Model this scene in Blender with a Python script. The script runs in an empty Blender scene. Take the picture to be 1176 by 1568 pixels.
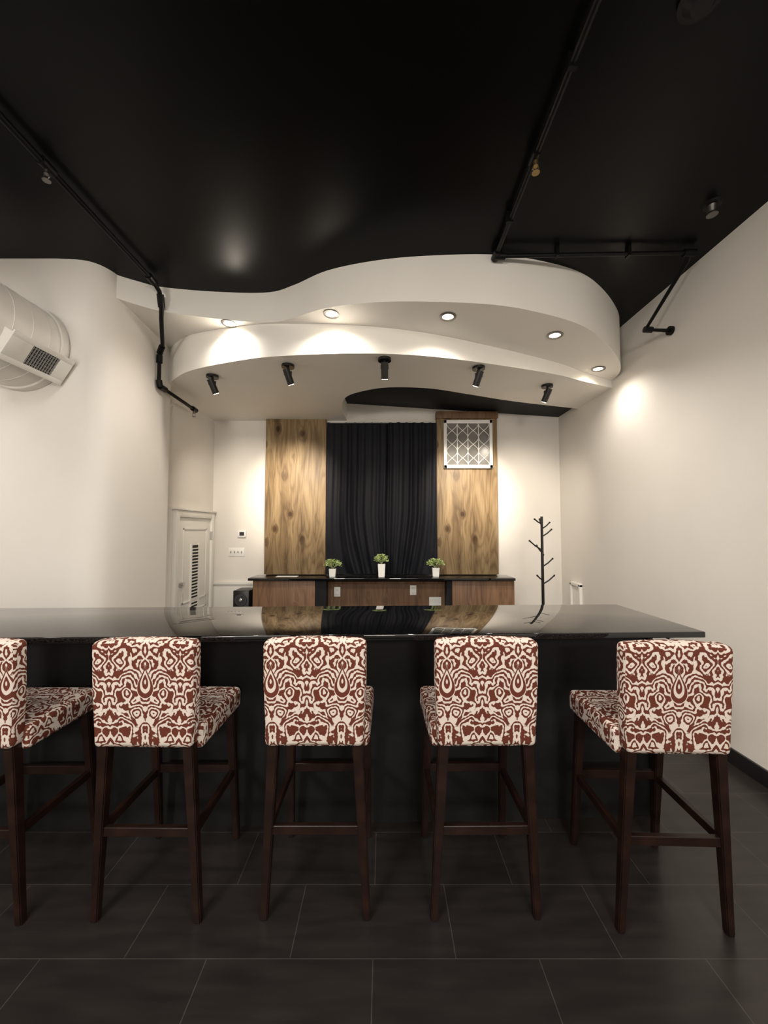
import bpy, bmesh, math, random
from mathutils import Vector, Matrix
random.seed(4)
S = bpy.context.scene
COL = S.collection

# ------------------------------------------------------------------ materials
def mat(name, color=(0.8,0.8,0.8), rough=0.5, metal=0.0, spec=0.5, coat=0.0):
    m = bpy.data.materials.new(name); m.use_nodes = True
    b = m.node_tree.nodes['Principled BSDF']
    b.inputs['Base Color'].default_value = (*color, 1)
    b.inputs['Roughness'].default_value = rough
    b.inputs['Metallic'].default_value = metal
    b.inputs['Specular IOR Level'].default_value = spec
    b.inputs['Coat Weight'].default_value = coat
    return m
def N(m, t, **kw):
    n = m.node_tree.nodes.new(t)
    for k, v in kw.items(): setattr(n, k, v)
    return n
def L(m, a, b): m.node_tree.links.new(a, b)
def ramp(m, stops):
    r = N(m, 'ShaderNodeValToRGB'); e = r.color_ramp.elements
    while len(e) < len(stops): e.new(0.5)
    for i, (p, c) in enumerate(stops):
        e[i].position = p; e[i].color = (*c, 1)
    return r
def mathn(m, op, a=None, b=None, c=None):
    n = N(m, 'ShaderNodeMath', operation=op)
    for i, v in enumerate((a, b, c)):
        if v is None: continue
        if isinstance(v, (int, float)): n.inputs[i].default_value = v
        else: L(m, v, n.inputs[i])
    return n.outputs[0]
def bump(m, h, strength=0.1, dist=0.01):
    n = N(m, 'ShaderNodeBump'); n.inputs['Strength'].default_value = strength
    n.inputs['Distance'].default_value = dist
    L(m, h, n.inputs['Height'])
    L(m, n.outputs[0], m.node_tree.nodes['Principled BSDF'].inputs['Normal'])
def noisy(m, c1, c2, scale=3, detail=4, bumpscale=None, bs=0.05):
    b = m.node_tree.nodes['Principled BSDF']
    tc = N(m, 'ShaderNodeTexCoord'); nz = N(m, 'ShaderNodeTexNoise')
    nz.inputs['Scale'].default_value = scale; nz.inputs['Detail'].default_value = detail
    L(m, tc.outputs['Object'], nz.inputs['Vector'])
    r = ramp(m, [(0.3, c1), (0.7, c2)]); L(m, nz.outputs[0], r.inputs[0]); L(m, r.outputs[0], b.inputs['Base Color'])
    if bumpscale:
        n2 = N(m, 'ShaderNodeTexNoise'); n2.inputs['Scale'].default_value = bumpscale; n2.inputs['Detail'].default_value = 3
        L(m, tc.outputs['Object'], n2.inputs['Vector']); bump(m, n2.outputs[0], bs, 0.01)
    return m

M_wall = noisy(mat('painted_plaster_cream', rough=0.6, spec=0.3), (0.735,0.70,0.65), (0.775,0.74,0.69), 1.3, 3, 60, 0.04)
M_ceil_white = noisy(mat('painted_soffit_white', rough=0.55, spec=0.3), (0.80,0.77,0.715), (0.84,0.81,0.755), 1.1, 3, 60, 0.03)
M_black_ceil = noisy(mat('painted_ceiling_black', rough=0.32, spec=0.11), (0.0018,0.0018,0.0020), (0.0032,0.0032,0.0034), 1.5, 4, 5, 0.03)
M_black_flat = mat('painted_black_matte', (0.006,0.006,0.007), 0.6, spec=0.3)
M_trim = mat('trim_white_gloss', (0.78,0.76,0.71), 0.35)
M_base = mat('baseboard_black', (0.010,0.010,0.011), 0.35)
M_pipe = mat('pipe_black_paint', (0.004,0.004,0.004), 0.4, spec=0.2)
M_brass = mat('brass', (0.40,0.28,0.13), 0.4, 1.0)
M_chrome = mat('chrome', (0.7,0.7,0.7), 0.2, 1.0)
M_dullmetal = mat('dull_metal', (0.20,0.19,0.18), 0.35, 1.0)
M_legs = noisy(mat('stool_walnut', rough=0.38, spec=0.3), (0.010,0.0045,0.003), (0.024,0.010,0.007), 12, 3)
M_blackmetal = mat('spotlight_black_metal', (0.008,0.008,0.008), 0.35, spec=0.4)
M_plastic = mat('white_plastic', (0.85,0.84,0.8), 0.35)
M_screen = mat('dark_screen', (0.03,0.035,0.04), 0.2)
M_paper = mat('paper_white', (0.85,0.85,0.82), 0.7)
M_duct = noisy(mat('duct_painted_white', rough=0.4), (0.73,0.70,0.65), (0.77,0.74,0.69), 3, 2)
M_ceramic = mat('ceramic_white', (0.85,0.85,0.82), 0.25)
M_leaf = noisy(mat('leaf_green', rough=0.5), (0.22,0.36,0.08), (0.74,0.82,0.42), 25, 3)
M_soil = mat('soil', (0.03,0.02,0.012), 0.9)
M_glow = mat('lamp_glow', (1,1,1)); b = M_glow.node_tree.nodes['Principled BSDF']
b.inputs['Emission Color'].default_value = (1.0,0.86,0.62,1); b.inputs['Emission Strength'].default_value = 14
M_barface = noisy(mat('bar_panel_black', rough=0.6, spec=0.25), (0.007,0.007,0.0078), (0.013,0.013,0.014), 6, 5, 25, 0.1)
M_cone = mat('speaker_cone', (0.03,0.03,0.032), 0.5)
M_grille = mat('grille_grey', (0.30,0.29,0.27), 0.4)

# granite
M_granite = mat('black_granite_polished', (0.01,0.01,0.011), 0.025, spec=0.7)
tc = N(M_granite,'ShaderNodeTexCoord'); vz = N(M_granite,'ShaderNodeTexNoise'); vz.inputs['Scale'].default_value=220; vz.inputs['Detail'].default_value=2
L(M_granite, tc.outputs['Object'], vz.inputs['Vector'])
r = ramp(M_granite, [(0.55,(0.002,0.002,0.0025)),(0.78,(0.02,0.02,0.022))]); L(M_granite, vz.outputs[0], r.inputs[0])
L(M_granite, r.outputs[0], M_granite.node_tree.nodes['Principled BSDF'].inputs['Base Color'])

# floor tiles
M_floor = mat('floor_tile_charcoal', rough=0.32, spec=0.45)
m = M_floor; bs = m.node_tree.nodes['Principled BSDF']
tc = N(m,'ShaderNodeTexCoord'); mp = N(m,'ShaderNodeMapping'); mp.inputs['Location'].default_value = (0.64+0.6*10, 0.29*30-1.458, 0)
L(m, tc.outputs['Object'], mp.inputs[0])
br = N(m,'ShaderNodeTexBrick'); br.offset=0.5; br.inputs['Scale'].default_value=1
br.inputs['Brick Width'].default_value=0.6; br.inputs['Row Height'].default_value=0.29
br.inputs['Mortar Size'].default_value=0.0018; br.inputs['Mortar Smooth'].default_value=0.1
br.inputs['Color1'].default_value=(0.021,0.0175,0.0165,1); br.inputs['Color2'].default_value=(0.026,0.0215,0.020,1)
br.inputs['Mortar'].default_value=(0.060,0.053,0.049,1)
L(m, mp.outputs[0], br.inputs['Vector'])
nz = N(m,'ShaderNodeTexNoise'); nz.inputs['Scale'].default_value=7; nz.inputs['Detail'].default_value=6
mp2=N(m,'ShaderNodeMapping'); mp2.inputs['Scale'].default_value=(0.5,3,1); L(m,tc.outputs['Object'],mp2.inputs[0]); L(m, mp2.outputs[0], nz.inputs['Vector'])
rr = ramp(m,[(0.3,(0.75,0.75,0.75)),(0.7,(1.25,1.25,1.25))]); L(m,nz.outputs[0],rr.inputs[0])
mx = N(m,'ShaderNodeMixRGB',blend_type='MULTIPLY'); mx.inputs[0].default_value=1
L(m,br.outputs[0],mx.inputs[1]); L(m,rr.outputs[0],mx.inputs[2]); L(m,mx.outputs[0],bs.inputs['Base Color'])
bump(m, nz.outputs[0], 0.08, 0.004)

# knotty wood
def wood(name, c_dark, c_mid, c_light, seed, knots=True):
    m = mat(name, rough=0.5, spec=0.35); bs = m.node_tree.nodes['Principled BSDF']
    tc = N(m,'ShaderNodeTexCoord')
    mp = N(m,'ShaderNodeMapping'); mp.inputs['Location'].default_value=(seed,seed*1.7,seed*.3); mp.inputs['Scale'].default_value=(7,7,0.9)
    L(m,tc.outputs['Object'],mp.inputs[0])
    n1 = N(m,'ShaderNodeTexNoise'); n1.inputs['Scale'].default_value=0.8; n1.inputs['Detail'].default_value=2.5; n1.inputs['Distortion'].default_value=0.6
    L(m,mp.outputs[0],n1.inputs['Vector'])
    mp4 = N(m,'ShaderNodeMapping'); mp4.inputs['Location'].default_value=(seed,0,seed*2); mp4.inputs['Scale'].default_value=(4.6,0.01,3.4); L(m,tc.outputs['Object'],mp4.inputs[0])
    vo = N(m,'ShaderNodeTexVoronoi'); vo.inputs['Scale'].default_value=1.0; vo.inputs['Randomness'].default_value=0.9; L(m,mp4.outputs[0],vo.inputs['Vector'])
    kd = mathn(m,'MULTIPLY',mathn(m,'POWER',2.718,mathn(m,'MULTIPLY',vo.outputs['Distance'],-9.0)),0.45)
    k = mathn(m,'MULTIPLY',mathn(m,'ADD',n1.outputs[0],kd),9.0); s = mathn(m,'SINE',mathn(m,'MULTIPLY',k,6.283))
    s = mathn(m,'POWER',mathn(m,'MULTIPLY_ADD',s,0.5,0.5),0.5)
    n2 = N(m,'ShaderNodeTexNoise'); n2.inputs['Scale'].default_value=1.3; n2.inputs['Detail'].default_value=6; L(m,mp.outputs[0],n2.inputs['Vector'])
    v = mathn(m,'ADD',mathn(m,'MULTIPLY',s,0.17),mathn(m,'MULTIPLY_ADD',n2.outputs[0],0.80,0.0))
    mp3 = N(m,'ShaderNodeMapping'); mp3.inputs['Scale'].default_value=(90,90,3); L(m,tc.outputs['Object'],mp3.inputs[0])
    n3 = N(m,'ShaderNodeTexNoise'); n3.inputs['Scale'].default_value=1; n3.inputs['Detail'].default_value=3; L(m,mp3.outputs[0],n3.inputs['Vector'])
    v = mathn(m,'ADD',v,mathn(m,'MULTIPLY_ADD',n3.outputs[0],0.30,-0.15))
    r = ramp(m,[(0.28,c_dark),(0.5,c_mid),(0.72,c_light)]); L(m,v,r.inputs[0])
    wob = mathn(m,'ADD',vo.outputs['Distance'],mathn(m,'MULTIPLY_ADD',n2.outputs[0],0.20,-0.10))
    rk = ramp(m,[(0.06,(0.08,0.05,0.03)),(0.12,(0.34,0.27,0.20)),(0.27,(1,1,1))]); L(m,wob,rk.inputs[0])
    mx = N(m,'ShaderNodeMixRGB',blend_type='MULTIPLY'); mx.inputs[0].default_value=0.95 if knots else 0.35
    L(m,r.outputs[0],mx.inputs[1]); L(m,rk.outputs[0],mx.inputs[2]); L(m,mx.outputs[0],bs.inputs['Base Color'])
    return m
M_wood = wood('knotty_pine_stained',(0.105,0.066,0.033),(0.22,0.148,0.076),(0.34,0.248,0.138),1.3)
M_wood2 = wood('cabinet_plywood_brown',(0.10,0.052,0.028),(0.17,0.092,0.049),(0.23,0.13,0.072),5.1,False)

# curtain
M_curt = mat('curtain_black_velvet',(0.0032,0.0038,0.0070),0.6,spec=0.22)

# stool fabric: mirrored ogee / palmette contour print
M_fab = mat('stool_fabric_suzani', rough=0.85, spec=0.15); m=M_fab; bs=m.node_tree.nodes['Principled BSDF']
uv = N(m,'ShaderNodeUVMap'); uv.uv_map='UVMap'; sx = N(m,'ShaderNodeSeparateXYZ'); L(m,uv.outputs[0],sx.inputs[0])
U, V = sx.outputs[0], sx.outputs[1]
oi = N(m,'ShaderNodeObjectInfo')
Uo = mathn(m,'ADD',U,mathn(m,'MULTIPLY',oi.outputs['Object Index'],0.01))
mu = mathn(m,'PINGPONG',mathn(m,'ADD',Uo,0.56),0.14)
cb = N(m,'ShaderNodeCombineXYZ'); L(m,mu,cb.inputs[0]); L(m,mathn(m,'MULTIPLY',V,0.8),cb.inputs[1])
nz = N(m,'ShaderNodeTexNoise'); nz.inputs['Scale'].default_value=26; nz.inputs['Detail'].default_value=0.0; nz.inputs['Distortion'].default_value=0.3
L(m,cb.outputs[0],nz.inputs['Vector'])
vo = N(m,'ShaderNodeTexVoronoi'); vo.feature='F1'; vo.distance='MINKOWSKI'; vo.inputs['Exponent'].default_value=1.35
vo.inputs['Scale'].default_value=15
L(m,cb.outputs[0],vo.inputs['Vector'])
ph = mathn(m,'ADD',mathn(m,'MULTIPLY',vo.outputs['Distance'],3.4),mathn(m,'MULTIPLY',nz.outputs[0],3.0))
ph = mathn(m,'ADD',ph,mathn(m,'MULTIPLY',V,15.0))
sn = mathn(m,'SINE',mathn(m,'MULTIPLY',ph,6.283))
n5 = N(m,'ShaderNodeTexNoise'); n5.inputs['Scale'].default_value=110; n5.inputs['Detail'].default_value=0; L(m,cb.outputs[0],n5.inputs['Vector'])
st = mathn(m,'ADD',mathn(m,'MULTIPLY_ADD',sn,2.8,0.25),mathn(m,'MULTIPLY_ADD',n5.outputs[0],7.0,-3.5))
# teardrop medallions on the mirror axis
v0 = mathn(m,'SUBTRACT',V,0.955)
wd = mathn(m,'MAXIMUM',mathn(m,'MULTIPLY_ADD',v0,-0.32,0.022),0.005)
ee = mathn(m,'POWER',mathn(m,'ADD',mathn(m,'POWER',mathn(m,'DIVIDE',mu,wd),1.7),mathn(m,'POWER',mathn(m,'ABSOLUTE',mathn(m,'DIVIDE',v0,0.054)),1.7)),0.588)
ring = mathn(m,'MULTIPLY',mathn(m,'SINE',mathn(m,'MULTIPLY_ADD',ee,9.6,1.3)),3.5)
inside = mathn(m,'LESS_THAN',ee,1.25)
st = mathn(m,'ADD',mathn(m,'MULTIPLY',st,mathn(m,'SUBTRACT',1.0,inside)),mathn(m,'MULTIPLY',ring,inside))
r = ramp(m,[(0.0,(0.125,0.034,0.021)),(1.0,(0.68,0.60,0.535))]); L(m,st,r.inputs[0])
L(m,r.outputs[0],bs.inputs['Base Color'])

# ------------------------------------------------------------------ geometry helpers
def add(name, me, material=None, parent=None, smooth=None):
    o = bpy.data.objects.new(name, me); COL.objects.link(o)
    if material and not me.materials: me.materials.append(material)
    if parent: o.parent = parent
    if smooth is not None:
        for p in me.polygons: p.use_smooth = True
        me.set_sharp_from_angle(angle=math.radians(smooth))
    return o
def mesh_from_bm(name, bm):
    bmesh.ops.recalc_face_normals(bm, faces=bm.faces)
    me = bpy.data.meshes.new(name); bm.to_mesh(me); bm.free(); return me
def empty(name, loc=(0,0,0), rotz=0):
    e = bpy.data.objects.new(name, None); COL.objects.link(e); e.location = loc; e.rotation_euler=(0,0,rotz); e.empty_display_size=0.1; return e
def bm_box(x0,x1,y0,y1,z0,z1,bev=0,seg=2,bm=None):
    own = bm is None
    b2 = bmesh.new()
    bmesh.ops.create_cube(b2,size=1)
    bmesh.ops.scale(b2,vec=(x1-x0,y1-y0,z1-z0),verts=b2.verts)
    bmesh.ops.translate(b2,vec=((x0+x1)/2,(y0+y1)/2,(z0+z1)/2),verts=b2.verts)
    if bev: bmesh.ops.bevel(b2,geom=b2.edges[:],offset=bev,segments=seg,profile=0.5,affect='EDGES')
    if own: return b2
    t = bpy.data.meshes.new('t'); b2.to_mesh(t); b2.free(); bm.from_mesh(t); bpy.data.meshes.remove(t); return bm
def box(name,x0,x1,y0,y1,z0,z1,material,parent=None,bev=0,seg=2):
    return add(name, mesh_from_bm(name,bm_box(x0,x1,y0,y1,z0,z1,bev,seg)), material, parent, smooth=35 if bev else None)
def bm_cyl(p0,p1,r0,r1=None,seg=24,bm=None,caps=True):
    if r1 is None: r1=r0
    if bm is None: bm=bmesh.new()
    p0=Vector(p0);p1=Vector(p1);d=p1-p0
    q=d.to_track_quat('Z','Y').to_matrix().to_4x4()
    bmesh.ops.create_cone(bm,cap_ends=caps,segments=seg,radius1=r0,radius2=r1,depth=d.length,matrix=Matrix.Translation((p0+p1)/2)@q)
    return bm
def cyl(name,p0,p1,r0,material,parent=None,r1=None,seg=24):
    return add(name,mesh_from_bm(name,bm_cyl(p0,p1,r0,r1,seg)),material,parent,smooth=40)
def bm_bar4(p0,p1,w0,d0,w1,d1,bm):
    vs=[]
    for p,w,d in ((p0,w0,d0),(p1,w1,d1)):
        for sx_,sy_ in ((-1,-1),(1,-1),(1,1),(-1,1)):
            vs.append(bm.verts.new((p[0]+sx_*w/2,p[1]+sy_*d/2,p[2])))
    for f in ((0,1,2,3),(4,5,6,7),(0,1,5,4),(1,2,6,5),(2,3,7,6),(3,0,4,7)):
        bm.faces.new([vs[i] for i in f])
def spline(pts, n=8):
    out=[]; P=[Vector(p) for p in pts]
    P=[P[0]*2-P[1]]+P+[P[-1]*2-P[-2]]
    for i in range(1,len(P)-2):
        for k in range(n):
            t=k/n; a,b_,c,d=P[i-1],P[i],P[i+1],P[i+2]
            out.append(0.5*((2*b_)+(c-a)*t+(2*a-5*b_+4*c-d)*t*t+(3*b_-a-3*c+d)*t**3))
    out.append(P[-2]); return out
def prism(name, poly, zb, zt, material, parent=None, smooth=25):
    """vertical prism over a plan polygon; zb/zt number or f(x,y)"""
    fb = zb if callable(zb) else (lambda x,y:zb)
    ft = zt if callable(zt) else (lambda x,y:zt)
    bm=bmesh.new()
    lo=[bm.verts.new((p[0],p[1],fb(p[0],p[1]))) for p in poly]
    hi=[bm.verts.new((p[0],p[1],ft(p[0],p[1]))) for p in poly]
    n=len(poly)
    f1=bm.faces.new(lo); f2=bm.faces.new(hi)
    for i in range(n): bm.faces.new((lo[i],lo[(i+1)%n],hi[(i+1)%n],hi[i]))
    bmesh.ops.triangulate(bm,faces=[f1,f2])
    return add(name,mesh_from_bm(name,bm),material,parent,smooth=smooth)
def tube(name, pts, r, material, parent=None, smooth_pts=False, res=8):
    cu=bpy.data.curves.new(name,'CURVE'); cu.dimensions='3D'; cu.bevel_depth=r; cu.bevel_resolution=4; cu.use_fill_caps=True
    s=cu.splines.new('POLY'); s.points.add(len(pts)-1)
    for i,p in enumerate(pts): s.points[i].co=(*p,1)
    o=bpy.data.objects.new(name,cu); COL.objects.link(o); cu.materials.append(material)
    if parent: o.parent=parent
    return o

# ------------------------------------------------------------------ room
H=3.52; XR=2.31; YB=5.03; XL=-2.24
z1=lambda x,y=0: 3.20-0.065*x
ZL=2.98
box('floor',-4.3,2.45,-2.6,5.2,-0.1,0,M_floor)
box('ceiling',-4.3,2.45,-2.6,5.2,H,H+0.1,M_black_ceil)
box('wall_right',XR,XR+0.14,-2.6,5.2,0,H,M_wall)
box('wall_back',-4.3,XR,YB,YB+0.14,0,H,M_wall)
box('wall_front',-4.3,XR,-2.6,-2.46,0,H,M_wall)
box('wall_left_far',-4.3,-4.16,-2.46,2.72,0,H,M_wall)
lw = spline([(-2.55,2.72),(-2.35,2.722),(-2.17,2.75),(-2.08,2.86),(-2.065,3.05),(-2.085,3.3),(-2.11,3.55),(-2.125,3.77)],8)
prism('wall_left',[(-4.3,2.72)]+[tuple(p) for p in lw]+[(XL,3.78),(XL,YB),(-4.3,YB)],0,H,M_wall)

f1 = [(-2.15,2.80),(-2.08,2.89),(-1.95,2.98),(-1.80,3.05),(-1.40,3.11),(-0.97,3.12),(-0.724,3.02),(-0.439,2.851),(-0.086,2.744),(0.292,2.691),(0.783,2.677),(1.161,2.744),(1.516,2.873),(1.818,3.093),(2.10,3.378),(2.25,3.60),(2.31,3.80)]
f1s=[tuple(p) for p in spline(f1,8)]
prism('ceiling_soffit',f1s+[(XR,YB),(-2.1,YB),(-2.2,3.3)],z1,H-0.001,M_ceil_white)
f2 = [(-2.235,3.86),(-1.962,3.575),(-1.683,3.382),(-1.145,3.182),(-0.742,3.109),(-0.202,3.074),(0.335,3.12),(0.916,3.272),(1.582,3.497),(1.904,3.654),(2.31,3.84)]
cut = [(2.31,4.52),(1.482,4.264),(0.916,4.034),(0.479,3.862),(0.079,3.825),(-0.189,3.916),(-0.411,4.114),(-0.503,4.497),(-0.50,4.80),(-0.49,YB)]
f2s=[tuple(p) for p in spline(f2,8)]; cuts=[tuple(p) for p in spline(cut,8)]
prism('ceiling_soffit_lower',f2s+cuts+[(XL,YB)],ZL,lambda x,y:z1(x)-0.001,M_ceil_white)
prism('ceiling_recess',[(-0.9,3.72),(1.0,3.72),(XR,4.15),(XR,YB),(-0.9,YB)],lambda x,y:z1(x)-0.02,lambda x,y:z1(x)-0.002,M_black_flat)
box('baseboard_right',XR-0.018,XR,-2.46,YB-0.01,0,0.10,M_base,bev=0.003)
box('baseboard_left',-4.16,-2.6,2.70,2.72,0,0.10,M_base)
box('trim_1',XL,-1.60,YB-0.03,YB,0.83,0.87,M_trim,bev=0.004)
box('trim_2',XL,-1.60,YB-0.012,YB,0,0.83,M_trim)

# small access door / framed panel on the right wall
e=empty('access_panel',(XR,4.63,0))
box('panel',-0.015,0,-0.11,0.11,0.0,0.88,M_trim,e,0.003)
for i,(a,b_,c,d) in enumerate([(-0.12,-0.09,0,0.90),(0.09,0.12,0,0.90),(-0.12,0.12,0.87,0.91)]):
    box('frame_%d'%i,-0.035,0,a,b_,c,d,M_trim,e,0.004)

# door in left recess
e=empty('door_1',(XL,4.53,0))
W=0.385; DH=1.68
box('slab',0,0.02,-W,W,0.01,DH,M_trim,e,0.002)
box('jamb_near',0,0.045,-W-0.075,-W,0,DH+0.075,M_trim,e,0.006)
box('jamb_far',0,0.045,W,W+0.075,0,DH+0.075,M_trim,e,0.006)
box('head_casing',0,0.045,-W,W,DH,DH+0.075,M_trim,e,0.006)
box('cornice',0,0.06,-W-0.09,W+0.09,DH+0.075,DH+0.10,M_trim,e,0.004)
for k,(a,b_) in enumerate([(0.10,0.62),(0.72,1.56)]):
    for j,(y0,y1,z0,z1_) in enumerate([(-0.28,-0.26,a,b_),(0.26,0.28,a,b_),(-0.28,0.28,a,a+0.02),(-0.28,0.28,b_-0.02,b_)]):
        box('moulding_%d_%d'%(k,j),0.02,0.03,y0,y1,z0,z1_,M_trim,e,0.003)
box('vent_back',0.02,0.024,-0.09,0.07,0.55,1.36,M_black_flat,e)
for i in range(22):
    box('louvre_%d'%i,0.024,0.034,-0.09,0.07,0.56+i*0.036,0.573+i*0.036,M_trim,e)
box('vent_stile_a',0.02,0.036,-0.11,-0.09,0.53,1.38,M_trim,e); box('vent_stile_b',0.02,0.036,0.07,0.09,0.53,1.38,M_trim,e)
box('hinge_1',0.02,0.05,W-0.01,W+0.01,1.42,1.52,M_chrome,e)
cyl('knob',(0.02,-W+0.06,0.95),(0.07,-W+0.06,0.95),0.025,M_chrome,e)

# ------------------------------------------------------------------ pipes
def fitting(name,p0,p1,r,parent): cyl(name,p0,p1,r,M_pipe,parent)
def sprinkler_head(name_prefix,p,parent,metal=M_brass):
    x,y,z=p
    cyl(name_prefix+'_body',(x,y,z),(x,y,z-0.03),0.013,metal,parent)
    tube(name_prefix+'_frame',[(x-0.012,y,z-0.03),(x-0.016,y,z-0.045),(x,y,z-0.062),(x+0.016,y,z-0.045),(x+0.012,y,z-0.03)],0.003,metal,parent)
    cyl(name_prefix+'_deflector',(x,y,z-0.062),(x,y,z-0.065),0.02,metal,parent)
zp=3.475
e=empty('sprinkler_pipe')
xa=0.79
tube('main_run',[(xa-0.05,-2.45,zp),(xa,2.63,zp)],0.016,M_pipe,e)
tube('branch_run',[(xa,2.62,zp-0.01),(2.13,2.60,zp)],0.014,M_pipe,e)
tube('drop_run',[(2.13,2.60,zp),(2.16,2.66,zp-0.02),(2.10,3.02,3.15),(2.31,3.02,3.14)],0.015,M_pipe,e)
fitting('elbow_a',(xa,2.58,zp),(xa,2.66,zp),0.026,e); fitting('elbow_b',(xa-0.01,2.62,zp-0.01),(xa+0.06,2.62,zp-0.01),0.024,e)
fitting('elbow_c',(2.09,2.60,zp),(2.17,2.60,zp),0.024,e); fitting('elbow_d',(2.09,3.02,3.15),(2.15,3.02,3.147),0.024,e)
fitting('wall_flange',(2.285,3.02,3.141),(2.309,3.02,3.14),0.035,e)
for yy in (0.6,1.91): fitting('tee_%d'%int(yy*10),(xa-0.01,yy-0.035,zp),(xa-0.01,yy+0.035,zp),0.024,e)
sprinkler_head('head',(xa-0.005,1.91,zp-0.02),e)
for i,yy in enumerate((0.9,1.5,2.3)): box('strap_%d'%i,xa-0.03,xa+0.01,yy,yy+0.02,zp-0.022,H,M_pipe,e)
for i,xx in enumerate((1.2,1.7)): box('strapb_%d'%i,xx,xx+0.02,2.59,2.63,zp-0.022,H,M_pipe,e)

e=empty('sprinkler_pipe')
xb=-1.79
tube('main_run',[(xb,-2.45,zp),(xb,2.88,zp),(xb+0.02,2.95,3.42),(xb+0.01,3.0,3.36),(xb-0.03,3.07,3.27),(-2.02,3.44,3.21),(-2.07,3.48,3.17),(-2.07,3.48,2.89),(-2.065,3.52,2.865),(-2.06,4.15,2.845)],0.017,M_pipe,e)
for i,(a,b_) in enumerate([((xb,2.84,zp),(xb,2.92,zp-0.01)),((xb+0.015,2.97,3.41),(xb,3.02,3.33)),((-2.02,3.43,3.21),(-2.07,3.48,3.17)),((-2.07,3.48,3.15),(-2.07,3.48,3.08)),((-2.07,3.48,2.92),(-2.07,3.50,2.86)),((-2.068,3.50,2.866),(-2.065,3.58,2.864)),((-2.06,4.08,2.847),(-2.06,4.16,2.845))]):
    fitting('fitting_%d'%i,a,b_,0.026,e)
sprinkler_head('head',(xb,1.96,zp-0.015),e,M_dullmetal); sprinkler_head('head_end',(-2.06,4.12,2.83),e,M_dullmetal)
fitting('tee',(xb,1.92,zp),(xb,2.0,zp),0.025,e)

e=empty('ceiling_sprinkler',(1.99,2.25,H))
cyl('escutcheon',(0,0,0),(0,0,-0.012),0.055,M_pipe,e,0.045); cyl('cup',(0,0,-0.012),(0,0,-0.05),0.028,M_dullmetal,e,0.02)
cyl('deflector',(0,0,-0.062),(0,0,-0.068),0.03,M_dullmetal,e); cyl('pin',(0,0,-0.05),(0,0,-0.064),0.008,M_dullmetal,e)
e=empty('smoke_detector',(1.17,1.33,H))
cyl('base',(0,0,0),(0,0,-0.02),0.075,M_pipe,e); cyl('dome',(0,0,-0.02),(0,0,-0.05),0.06,M_pipe,e,0.035)

# ------------------------------------------------------------------ duct
e=empty('air_duct',(-2.58,0,2.85))
bm=bm_cyl((0,-0.6,0),(0,2.715,0),0.30,seg=64)
add('tube',mesh_from_bm('duct',bm),M_duct,e,smooth=40)
pts=[]; nt=26
for i in range(nt*32+1):
    a=i/32*2*math.pi; y=-0.6+3.3*i/(nt*32); pts.append((0.301*math.cos(a),y,0.301*math.sin(a)))
tube('spiral_seam',pts,0.003,M_duct,e)
bm=bm_cyl((0,2.66,0),(0,2.716,0),0.315,seg=64); add('wall_collar',mesh_from_bm('collar',bm),M_duct,e,smooth=40)
reg=bpy.data.objects.new('register',None); COL.objects.link(reg); reg.parent=e; reg.location=(0,2.48,0); reg.rotation_euler=(0,math.radians(31),0)
box('boot',0.24,0.36,-0.21,0.21,-0.085,0.085,M_duct,reg,0.004)
for nm,a in (('flange_a',(-0.225,0.225,0.065,0.10)),('flange_b',(-0.225,0.225,-0.10,-0.065)),('flange_c',(-0.225,-0.08,-0.066,0.066)),('flange_d',(0.12,0.225,-0.066,0.066))):
    box(nm,0.36,0.373,a[0],a[1],a[2],a[3],M_trim,reg,0.003)
box('dark_throat',0.36,0.363,-0.08,0.12,-0.066,0.066,M_black_flat,reg)
for i in range(11): box('blade_%d'%i,0.363,0.371,-0.076+i*0.0185,-0.071+i*0.0185,-0.066,0.066,M_grille,reg)
for i in range(5): box('crossblade_%d'%i,0.363,0.372,-0.08,0.12,-0.052+i*0.026,-0.049+i*0.026,M_grille,reg)

# ------------------------------------------------------------------ wood panels, window, curtain
def plank_panel(x0,x1,zt,name):
    e=empty(name,((x0+x1)/2,4.95,0)); w=(x1-x0)/2
    box('board',-w,w,0,0.079,0.97,zt,M_wood,e,0.003)
    box('edge_strip_a',-w-0.006,-w,0.005,0.079,0.97,zt,M_wood2,e); box('edge_strip_b',w,w+0.006,0.005,0.079,0.97,zt,M_wood2,e)
    return e
plank_panel(-1.53,-0.757,ZL,'wood_wall_panel')
e=plank_panel(0.689,1.463,3.03,'wood_wall_panel')
box('header_box',-0.40,0.40,-0.03,0.079,2.985,3.075,M_wood2,e,0.003)

# leaded window on right panel
e=empty('window_1',(1.086,4.945,2.645))
Wn=0.315
for nm,a in (('stile_a',(-Wn,-Wn+0.04,-Wn,Wn)),('stile_b',(Wn-0.04,Wn,-Wn,Wn)),('rail_a',(-Wn,Wn,-Wn,-Wn+0.045)),('rail_b',(-Wn,Wn,Wn-0.045,Wn))):
    box(nm,a[0],a[1],-0.035,0.004,a[2],a[3],M_plastic,e,0.004)
M_glass=noisy(mat('frosted_glass_grey',rough=0.2),(0.13,0.125,0.115),(0.22,0.21,0.195),5,2)
box('pane',-Wn+0.04,Wn-0.04,-0.006,0.002,-Wn+0.045,Wn-0.045,M_glass,e)
iw=Wn-0.04; cw=2*iw/4
for i in range(1,4): tube('muntin_%d'%i,[(-iw+cw*i,-0.012,-0.27),(-iw+cw*i,-0.012,0.27)],0.0055,M_plastic,e)
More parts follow.
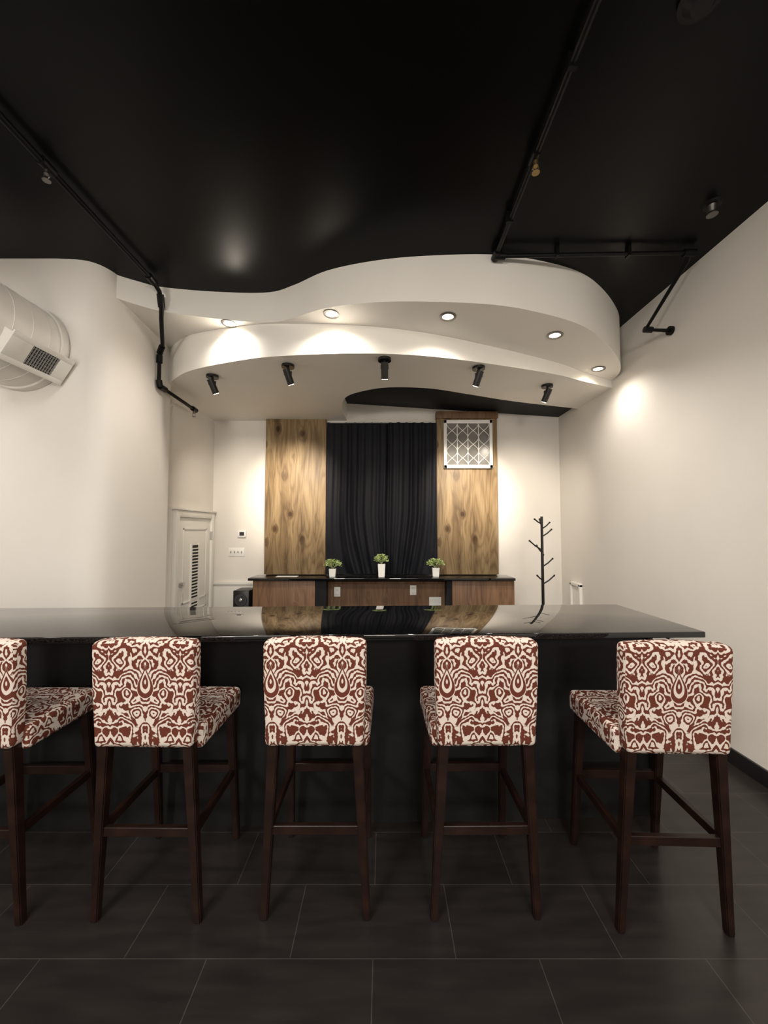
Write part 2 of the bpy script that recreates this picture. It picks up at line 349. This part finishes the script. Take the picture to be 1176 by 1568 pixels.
for i in range(5):
    for j in range(3):
        cx=-iw+cw*i; z0=-0.27+j*0.18
        for s in (-1,1):
            pts=[]
            for k in range(13):
                t=k/12; xx=cx+s*cw*0.5*(1-math.cos(math.pi*t))
                zz=z0+0.18*t
                if -iw-0.001<=xx<=iw+0.001: pts.append((xx,-0.013,zz))
            if len(pts)>2: tube('lead_%d_%d_%d'%(i,j,s+1),pts,0.0045,M_plastic,e)

# curtain
def curtain(name,x0,x1,y,z0,zt,folds,seed,lean):
    bm=bmesh.new(); nx=260; nz_=70; g=[]
    rnd=random.Random(seed); phs=[rnd.uniform(0,6.28) for _ in range(5)]
    for j in range(nz_+1):
        tz=j/nz_; row=[]
        low=max(0,1-tz*2.4)**1.5
        for i in range(nx+1):
            tx=i/nx
            a=0.009+0.009*(1-tz)
            ww=tx+lean*low*0.18*math.sin(math.pi*tx)+0.012*math.sin(4*tz+phs[0])
            yy=a*math.sin(ww*folds*6.283+phs[1]+1.2*math.sin(1.7*ww*6.28+phs[2]))+0.0025*math.sin(ww*folds*2.7*6.283+phs[3]+2*(1-tz))
            yy+=0.006*low*math.sin(9*tz*6.28*0.5+tx*14+phs[4])
            zz=z0+(zt-z0)*tz
            if j==nz_: zz+=0.008*math.sin(tx*folds*6.28*1.5)
            row.append(bm.verts.new((x0+(x1-x0)*tx,y+yy,zz)))
        g.append(row)
    for j in range(nz_):
        for i in range(nx): bm.faces.new((g[j][i],g[j][i+1],g[j+1][i+1],g[j+1][i]))
    return mesh_from_bm(name,bm)
e=empty('curtain')
add('drape_a',curtain('d1',-0.745,0.10,4.965,0.972,2.93,5,3,-1),M_curt,e,smooth=180)
add('drape_b',curtain('d2',0.06,0.68,4.945,0.972,2.93,4,8,1),M_curt,e,smooth=180)
cyl('rod',(-0.75,4.965,2.925),(0.685,4.965,2.925),0.010,M_blackmetal,e)

# wall controls
e=empty('thermostat',(-1.85,YB,1.485)); box('body',-0.055,0.055,-0.025,0,-0.042,0.042,M_plastic,e,0.006); box('display',-0.028,0.032,-0.027,-0.024,-0.022,0.026,M_screen,e)
e=empty('light_switch_plate',(-1.92,YB,1.25)); box('plate',-0.105,0.105,-0.008,0,-0.055,0.055,M_plastic,e,0.003)
for i in range(4): box('toggle_%d'%i,-0.078+i*0.047,-0.066+i*0.047,-0.02,-0.008,-0.014,0.014,M_grille,e,0.002)

# ------------------------------------------------------------------ back counter
e=empty('back_bar_cabinet',(0,0,0))
box('countertop',-1.62,1.565,4.60,4.949,0.935,0.965,M_granite,e,0.004)
box('countertop_rear',-0.745,0.68,4.949,5.02,0.935,0.965,M_granite,e)
box('wing_left',-1.575,-0.83,4.65,5.02,0.0,0.935,M_wood2,e,0.003)
box('wing_right',0.82,1.565,4.65,5.02,0.0,0.935,M_wood2,e,0.003)
box('centre_front',-0.72,0.80,4.86,5.02,0.0,0.935,M_wood2,e)
box('post_left',-0.83,-0.70,4.68,5.02,0,0.935,M_black_flat,e); box('post_right',0.76,0.82,4.68,5.02,0,0.935,M_black_flat,e)
box('centre_rail',-0.70,0.76,4.845,4.86,0.86,0.935,M_wood2,e,0.003)
def outlet(x,z):
    o=empty('power_outlet',(x,4.858,z)); box('plate',-0.04,0.04,-0.01,0,-0.06,0.06,M_plastic,o,0.003)
    for s in (-1,1): box('socket_%d'%(s+1),-0.017,0.017,-0.013,-0.009,s*0.027-0.014,s*0.027+0.014,M_trim,o,0.003)
outlet(-0.585,0.765); outlet(0.365,0.785)
e=empty('paper_notice',(0.64,4.857,0.64)); box('sheet',-0.075,0.075,-0.003,0,-0.06,0.06,M_paper,e)
e=empty('paper_menu',(-1.19,4.76,0.966)); box('sheet',-0.13,0.13,-0.05,0.05,0,0.003,M_paper,e)

# plants
def plant(x,y,hp,w,seed,spread):
    e=empty('potted_plant',(x,y,0.966))
    bm=bmesh.new(); bm_bar4((0,0,0),(0,0,hp),w*0.82,w*0.82,w,w,bm); bmesh.ops.bevel(bm,geom=bm.edges[:],offset=0.004,segments=2,affect='EDGES')
    add('pot',mesh_from_bm('pot',bm),M_ceramic,e,smooth=40)
    box('soil',-w*0.4,w*0.4,-w*0.4,w*0.4,hp-0.001,hp+0.002,M_soil,e)
    rnd=random.Random(seed); bm=bmesh.new()
    for i in range(260):
        th=rnd.uniform(0,6.283); ph=math.acos(rnd.uniform(-0.25,1)); rr=rnd.uniform(0.5,1)
        c=Vector((spread*rr*math.sin(ph)*math.cos(th),spread*rr*math.sin(ph)*math.sin(th),hp+0.045+0.075*rr*math.cos(ph)))
        d=Vector((math.cos(th),math.sin(th),rnd.uniform(-0.2,1))).normalized(); s=rnd.uniform(0.010,0.018)
        side=d.cross(Vector((rnd.uniform(-1,1),rnd.uniform(-1,1),1))).normalized(); nrm=d.cross(side)
        a=bm.verts.new(c-d*s); b1=bm.verts.new(c+side*s*0.55+nrm*0.002); b2=bm.verts.new(c-side*s*0.55+nrm*0.002); t=bm.verts.new(c+d*s*1.2)
        bm.faces.new((a,b1,t,b2))
    add('foliage',mesh_from_bm('fol',bm),M_leaf,e)
    bm=bmesh.new()
    for i in range(9):
        a=rnd.uniform(0,6.28); bm_cyl((0,0,hp),(spread*0.6*math.cos(a),spread*0.6*math.sin(a),hp+rnd.uniform(0.03,0.08)),0.002,seg=6,bm=bm)
    add('stems',mesh_from_bm('st',bm),M_leaf,e)
plant(-0.63,4.74,0.10,0.085,1,0.11); plant(-0.03,4.73,0.16,0.09,2,0.09); plant(0.635,4.76,0.11,0.09,3,0.115)
# speaker
e=empty('loudspeaker',(-1.715,4.75,0))
box('cabinet',-0.095,0.095,-0.10,0.16,0,0.81,M_blackmetal,e,0.006)
bm=bm_cyl((0,-0.10,0.70),(0,-0.112,0.70),0.075,0.07,32); add('surround',mesh_from_bm('s',bm),M_cone,e,smooth=40)
bm=bm_cyl((0,-0.1125,0.70),(0,-0.115,0.70),0.055,0.02,32); add('cone',mesh_from_bm('s',bm),M_screen,e,smooth=40)
cyl('dust_cap',(0,-0.113,0.70),(0,-0.122,0.70),0.022,M_chrome,e,0.012)
cyl('woofer',(0,-0.10,0.48),(0,-0.112,0.48),0.078,M_cone,e,0.07)

# coat rack
e=empty('coat_rack',(1.64,4.0,0))
cyl('pole',(0,0,0.04),(0,0,1.68),0.016,M_blackmetal,e,0.013)
for i,a in enumerate((20,140,260)):
    a=math.radians(a); tube('foot_%d'%i,[(0,0,0.10),(0.12*math.cos(a),0.12*math.sin(a),0.06),(0.24*math.cos(a),0.24*math.sin(a),0.012)],0.012,M_blackmetal,e)
for i,(z,a,l) in enumerate([(1.60,170,0.07),(1.55,10,0.09),(1.47,0,0.10),(1.33,180,0.13),(1.22,60,0.08),(1.16,5,0.11),(1.02,200,0.07),(0.98,0,0.12),(1.58,80,0.1),(1.30,100,0.1)]):
    a=math.radians(a); ca,sa=math.cos(a),math.sin(a)
    tube('hook_%d'%i,[(0,0,z),(l*0.55*ca,l*0.55*sa,z+l*0.35),(l*ca,l*sa,z+l*0.75)],0.007,M_blackmetal,e)
    bm=bmesh.new(); bmesh.ops.create_uvsphere(bm,u_segments=10,v_segments=8,radius=0.010,matrix=Matrix.Translation((l*ca,l*sa,z+l*0.75))); add('hook_tip_%d'%i,mesh_from_bm('k',bm),M_blackmetal,e,smooth=180)

# ------------------------------------------------------------------ front bar
e=empty('bar_counter',(1.495,2.1,0),math.radians(1.8))
box('countertop',-4.8,0.0,-0.28,0.38,1.042,1.07,M_granite,e,0.005,3)
box('body',-4.8,-0.055,0.05,0.32,0,1.042,M_barface,e)
box('end_panel',-0.055,-0.025,0.03,0.34,0,1.042,M_barface,e,0.002)
box('bracket_right',-0.115,-0.085,-0.20,0.05,1.012,1.042,M_chrome,e,0.003)

# ------------------------------------------------------------------ bar stools
def uvbox(bm):
    uvl=bm.loops.layers.uv.new('UVMap')
    for f in bm.faces:
        n=f.normal; ax=max(range(3),key=lambda i:abs(n[i]))
        for l in f.loops:
            c=l.vert.co
            l[uvl].uv = (c.x,c.z) if ax==1 else ((c.x,c.y+0.3) if ax==2 else (c.y+0.22,c.z))
def cushion(name,x,y0,y1,z0,z1_,bev,fn):
    bm=bmesh.new(); bmesh.ops.create_cube(bm,size=1)
    bmesh.ops.scale(bm,vec=(2*x,y1-y0,z1_-z0),verts=bm.verts); bmesh.ops.translate(bm,vec=(0,(y0+y1)/2,(z0+z1_)/2),verts=bm.verts)
    bmesh.ops.bevel(bm,geom=bm.edges[:],offset=bev,segments=5,profile=0.5,affect='EDGES')
    for k in range(1,12):
        for ax,lo,hi in ((0,-x,x),(2,z0,z1_)):
            p=lo+(hi-lo)*k/12; co=[0,0,0]; no=[0,0,0]; co[ax]=p; no[ax]=1
            bmesh.ops.bisect_plane(bm,geom=bm.verts[:]+bm.edges[:]+bm.faces[:],plane_co=co,plane_no=no)
    bmesh.ops.recalc_face_normals(bm,faces=bm.faces); bm.normal_update(); uvbox(bm)
    for v in bm.verts: v.co=Vector(fn(v.co))
    me=mesh_from_bm(name,bm); me.materials.append(M_fab)
    for p in me.polygons: p.use_smooth=True
    return me
def fback(c):
    t=(c.z-0.695)/0.415; xx=c.x*(0.95+0.05*min(1,t*1.6))
    puff=1-(c.x/0.2)**2
    yy=c.y-0.02*t + (0.012*puff if c.y>0.02 else -0.006*puff+0.014*puff)
    zz=c.z+ (0.006*(1-(c.x/0.2)**2) if t>0.9 else 0)
    return (xx,yy,zz)
def fseat(c):
    k=max(0,1-(c.x/0.225)**2); zz=c.z+(0.012*k*max(0,1-((c.y-0.23)/0.2)**2) if c.z>0.72 else 0)
    return (c.x*(1-0.04*(0.42-c.y)/0.4),c.y,zz)
me_back=cushion('stool_back',0.203,-0.01,0.065,0.695,1.11,0.022,fback)
me_seat=cushion('stool_seat',0.222,0.045,0.43,0.665,0.765,0.022,fseat)
bm=bmesh.new()
for s in (-1,1):
    bm_bar4((s*0.168,0.03,0.70),(s*0.205,0.055,0),0.042,0.045,0.028,0.030,bm)
    bm_bar4((s*0.185,0.385,0.675),(s*0.195,0.465,0),0.042,0.042,0.028,0.028,bm)
bmesh.ops.recalc_face_normals(bm,faces=bm.faces); bmesh.ops.bevel(bm,geom=bm.edges[:],offset=0.004,segments=2,affect='EDGES')
me_legs=mesh_from_bm('stool_legs',bm); me_legs.materials.append(M_legs)
bm=bmesh.new()
bm_box(-0.185,0.185,0.032,0.054,0.335,0.370,0.002,1,bm)
bm_box(-0.185,0.185,0.415,0.437,0.345,0.385,0.002,1,bm)
for s in (-1,1): bm_box(s*0.188-0.011,s*0.188+0.011,0.05,0.42,0.335,0.37,0.002,1,bm)
bm_box(-0.17,0.17,0.36,0.41,0.635,0.67,0.002,1,bm)
me_str=mesh_from_bm('stool_stretchers',bm); me_str.materials.append(M_legs)
for (x,y,rz,pi_) in ((-1.635,1.53,0.0,10),(-0.94,1.54,-0.01,27),(-0.273,1.55,0.0,17),(0.405,1.55,0.01,16),(1.115,1.495,-0.03,0)):
    e=empty('bar_stool',(x,y,0),rz)
    for nm,me in (('backrest',me_back),('seat',me_seat),('legs',me_legs),('stretchers',me_str)):
        o=bpy.data.objects.new(nm,me); COL.objects.link(o); o.parent=e; o.pass_index=pi_

# ------------------------------------------------------------------ lights
def spot(name,loc,target,power,angle,blend,color,size=0.03,parent=None):
    l=bpy.data.lights.new(name,'SPOT'); l.energy=power; l.spot_size=math.radians(angle); l.spot_blend=blend; l.color=color; l.shadow_soft_size=size
    o=bpy.data.objects.new(name,l); COL.objects.link(o); o.location=loc
    d=Vector(target)-Vector(loc); o.rotation_euler=d.to_track_quat('-Z','Y').to_euler()
    if parent:
        o.parent=parent; o.matrix_parent_inverse=Matrix.Translation(parent.location).inverted()
    return o
WARM=(1.0,0.92,0.82)
for (x,y,p) in ((-1.31,3.175,32),(-0.412,2.93,32),(0.487,2.86,32),(1.376,3.03,34),(2.03,3.58,15)):
    z=z1(x); e=empty('recessed_downlight',(x,y,z))
    bm=bmesh.new(); 
    seg=40; ro,ri=0.062,0.043
    vv=[[bm.verts.new((r_*math.cos(2*math.pi*i/seg),r_*math.sin(2*math.pi*i/seg),zz-0.065*r_*math.cos(2*math.pi*i/seg))) for i in range(seg)] for r_,zz in ((ro,0),(ro,-0.006),(ri,-0.008),(ri-0.004,0))]
    for a in range(3):
        for i in range(seg): bm.faces.new((vv[a][i],vv[a][(i+1)%seg],vv[a+1][(i+1)%seg],vv[a+1][i]))
    add('trim_ring',mesh_from_bm('ring',bm),M_dullmetal,e,smooth=40)
    cyl('lens',(0,0,0.002),(0,0,-0.004),0.038,M_glow,e)
    spot('lamp',(x,y,z-0.02),(x,y,0),p,155,1.0,WARM,0.03,e)
for (x,y,tx,tz,p,an) in ((-1.60,3.528,-1.70,1.7,44,80),(-0.839,3.30,-1.14,2.05,165,46),(0.005,3.17,0.0,1.3,60,60),(0.837,3.34,1.08,2.05,165,46),(1.625,3.77,1.75,1.7,36,85)):
    e=empty('track_spotlight',(x,y,ZL))
    cyl('canopy',(0,0,0),(0,0,-0.022),0.055,M_blackmetal,e); cyl('stem',(0,0,-0.02),(0,0,-0.06),0.010,M_blackmetal,e)
    d2=Vector((-0.25 if x>0.3 else (0.25 if x<-0.3 else 0.02),0.40,-0.85)).normalized()
    c=Vector((0,0,-0.085)); a=c-d2*0.05; b_=c+d2*0.085
    cyl('head',a,b_,0.030,M_blackmetal,e,seg=28); cyl('lens',b_,b_+d2*0.002,0.024,M_glow,e)
    box('yoke',-0.034,0.034,-0.008,0.008,-0.09,-0.055,M_blackmetal,e,0.002)
    q=Vector((x,y,ZL))+b_+d2*0.02
    spot('lamp',q,(tx,4.95,tz),p,an,1.0,(1.0,0.88,0.72),0.03,e)
# unseen fill panels added at the ceiling to brighten stools, walls and floor
for (x,y,p) in ((-1.3,-0.3,36),(0.8,-0.3,26),(-3.2,1.2,16)):
    e=empty('added_fill_panel',(x,y,H))
    box('frame',-0.5,0.5,-0.5,0.5,-0.02,0,M_blackmetal,e,0.003)
    l=bpy.data.lights.new('panel','AREA'); l.energy=p; l.shape='SQUARE'; l.size=0.9; l.color=(1.0,0.94,0.87)
    o=bpy.data.objects.new('fill_panel_lamp',l); COL.objects.link(o); o.parent=e; o.location=(0,0,-0.025)
# unseen fill lights added behind the viewpoint to brighten fascia and stool backs
for x,p in ((-2.2,32),(0.6,32)):
    e=empty('added_fill_rear',(x,-2.46,2.35))
    box('backplate',-0.3,0.3,0,0.03,-0.2,0.2,M_blackmetal,e,0.004)
    l=bpy.data.lights.new('fill_rear','AREA'); l.energy=p; l.shape='RECTANGLE'; l.size=0.55; l.size_y=0.35; l.color=(1.0,0.93,0.84)
    o=bpy.data.objects.new('fill_rear_lamp',l); COL.objects.link(o); o.parent=e; o.location=(0,0.04,0); o.rotation_euler=(math.radians(90),0,0)

w=bpy.data.worlds.new('World'); S.world=w; w.use_nodes=True
w.node_tree.nodes['Background'].inputs[0].default_value=(0.5,0.5,0.55,1); w.node_tree.nodes['Background'].inputs[1].default_value=0.02

# ------------------------------------------------------------------ camera
c=bpy.data.cameras.new('camera'); c.sensor_fit='VERTICAL'; c.sensor_height=36; c.lens=13.52; c.clip_start=0.05
o=bpy.data.objects.new('camera',c); COL.objects.link(o); o.location=(0,0,1.55); o.rotation_euler=(math.radians(92.53),0,0)
S.camera=o
S.view_settings.view_transform='Standard'
S.view_settings.exposure=0.87
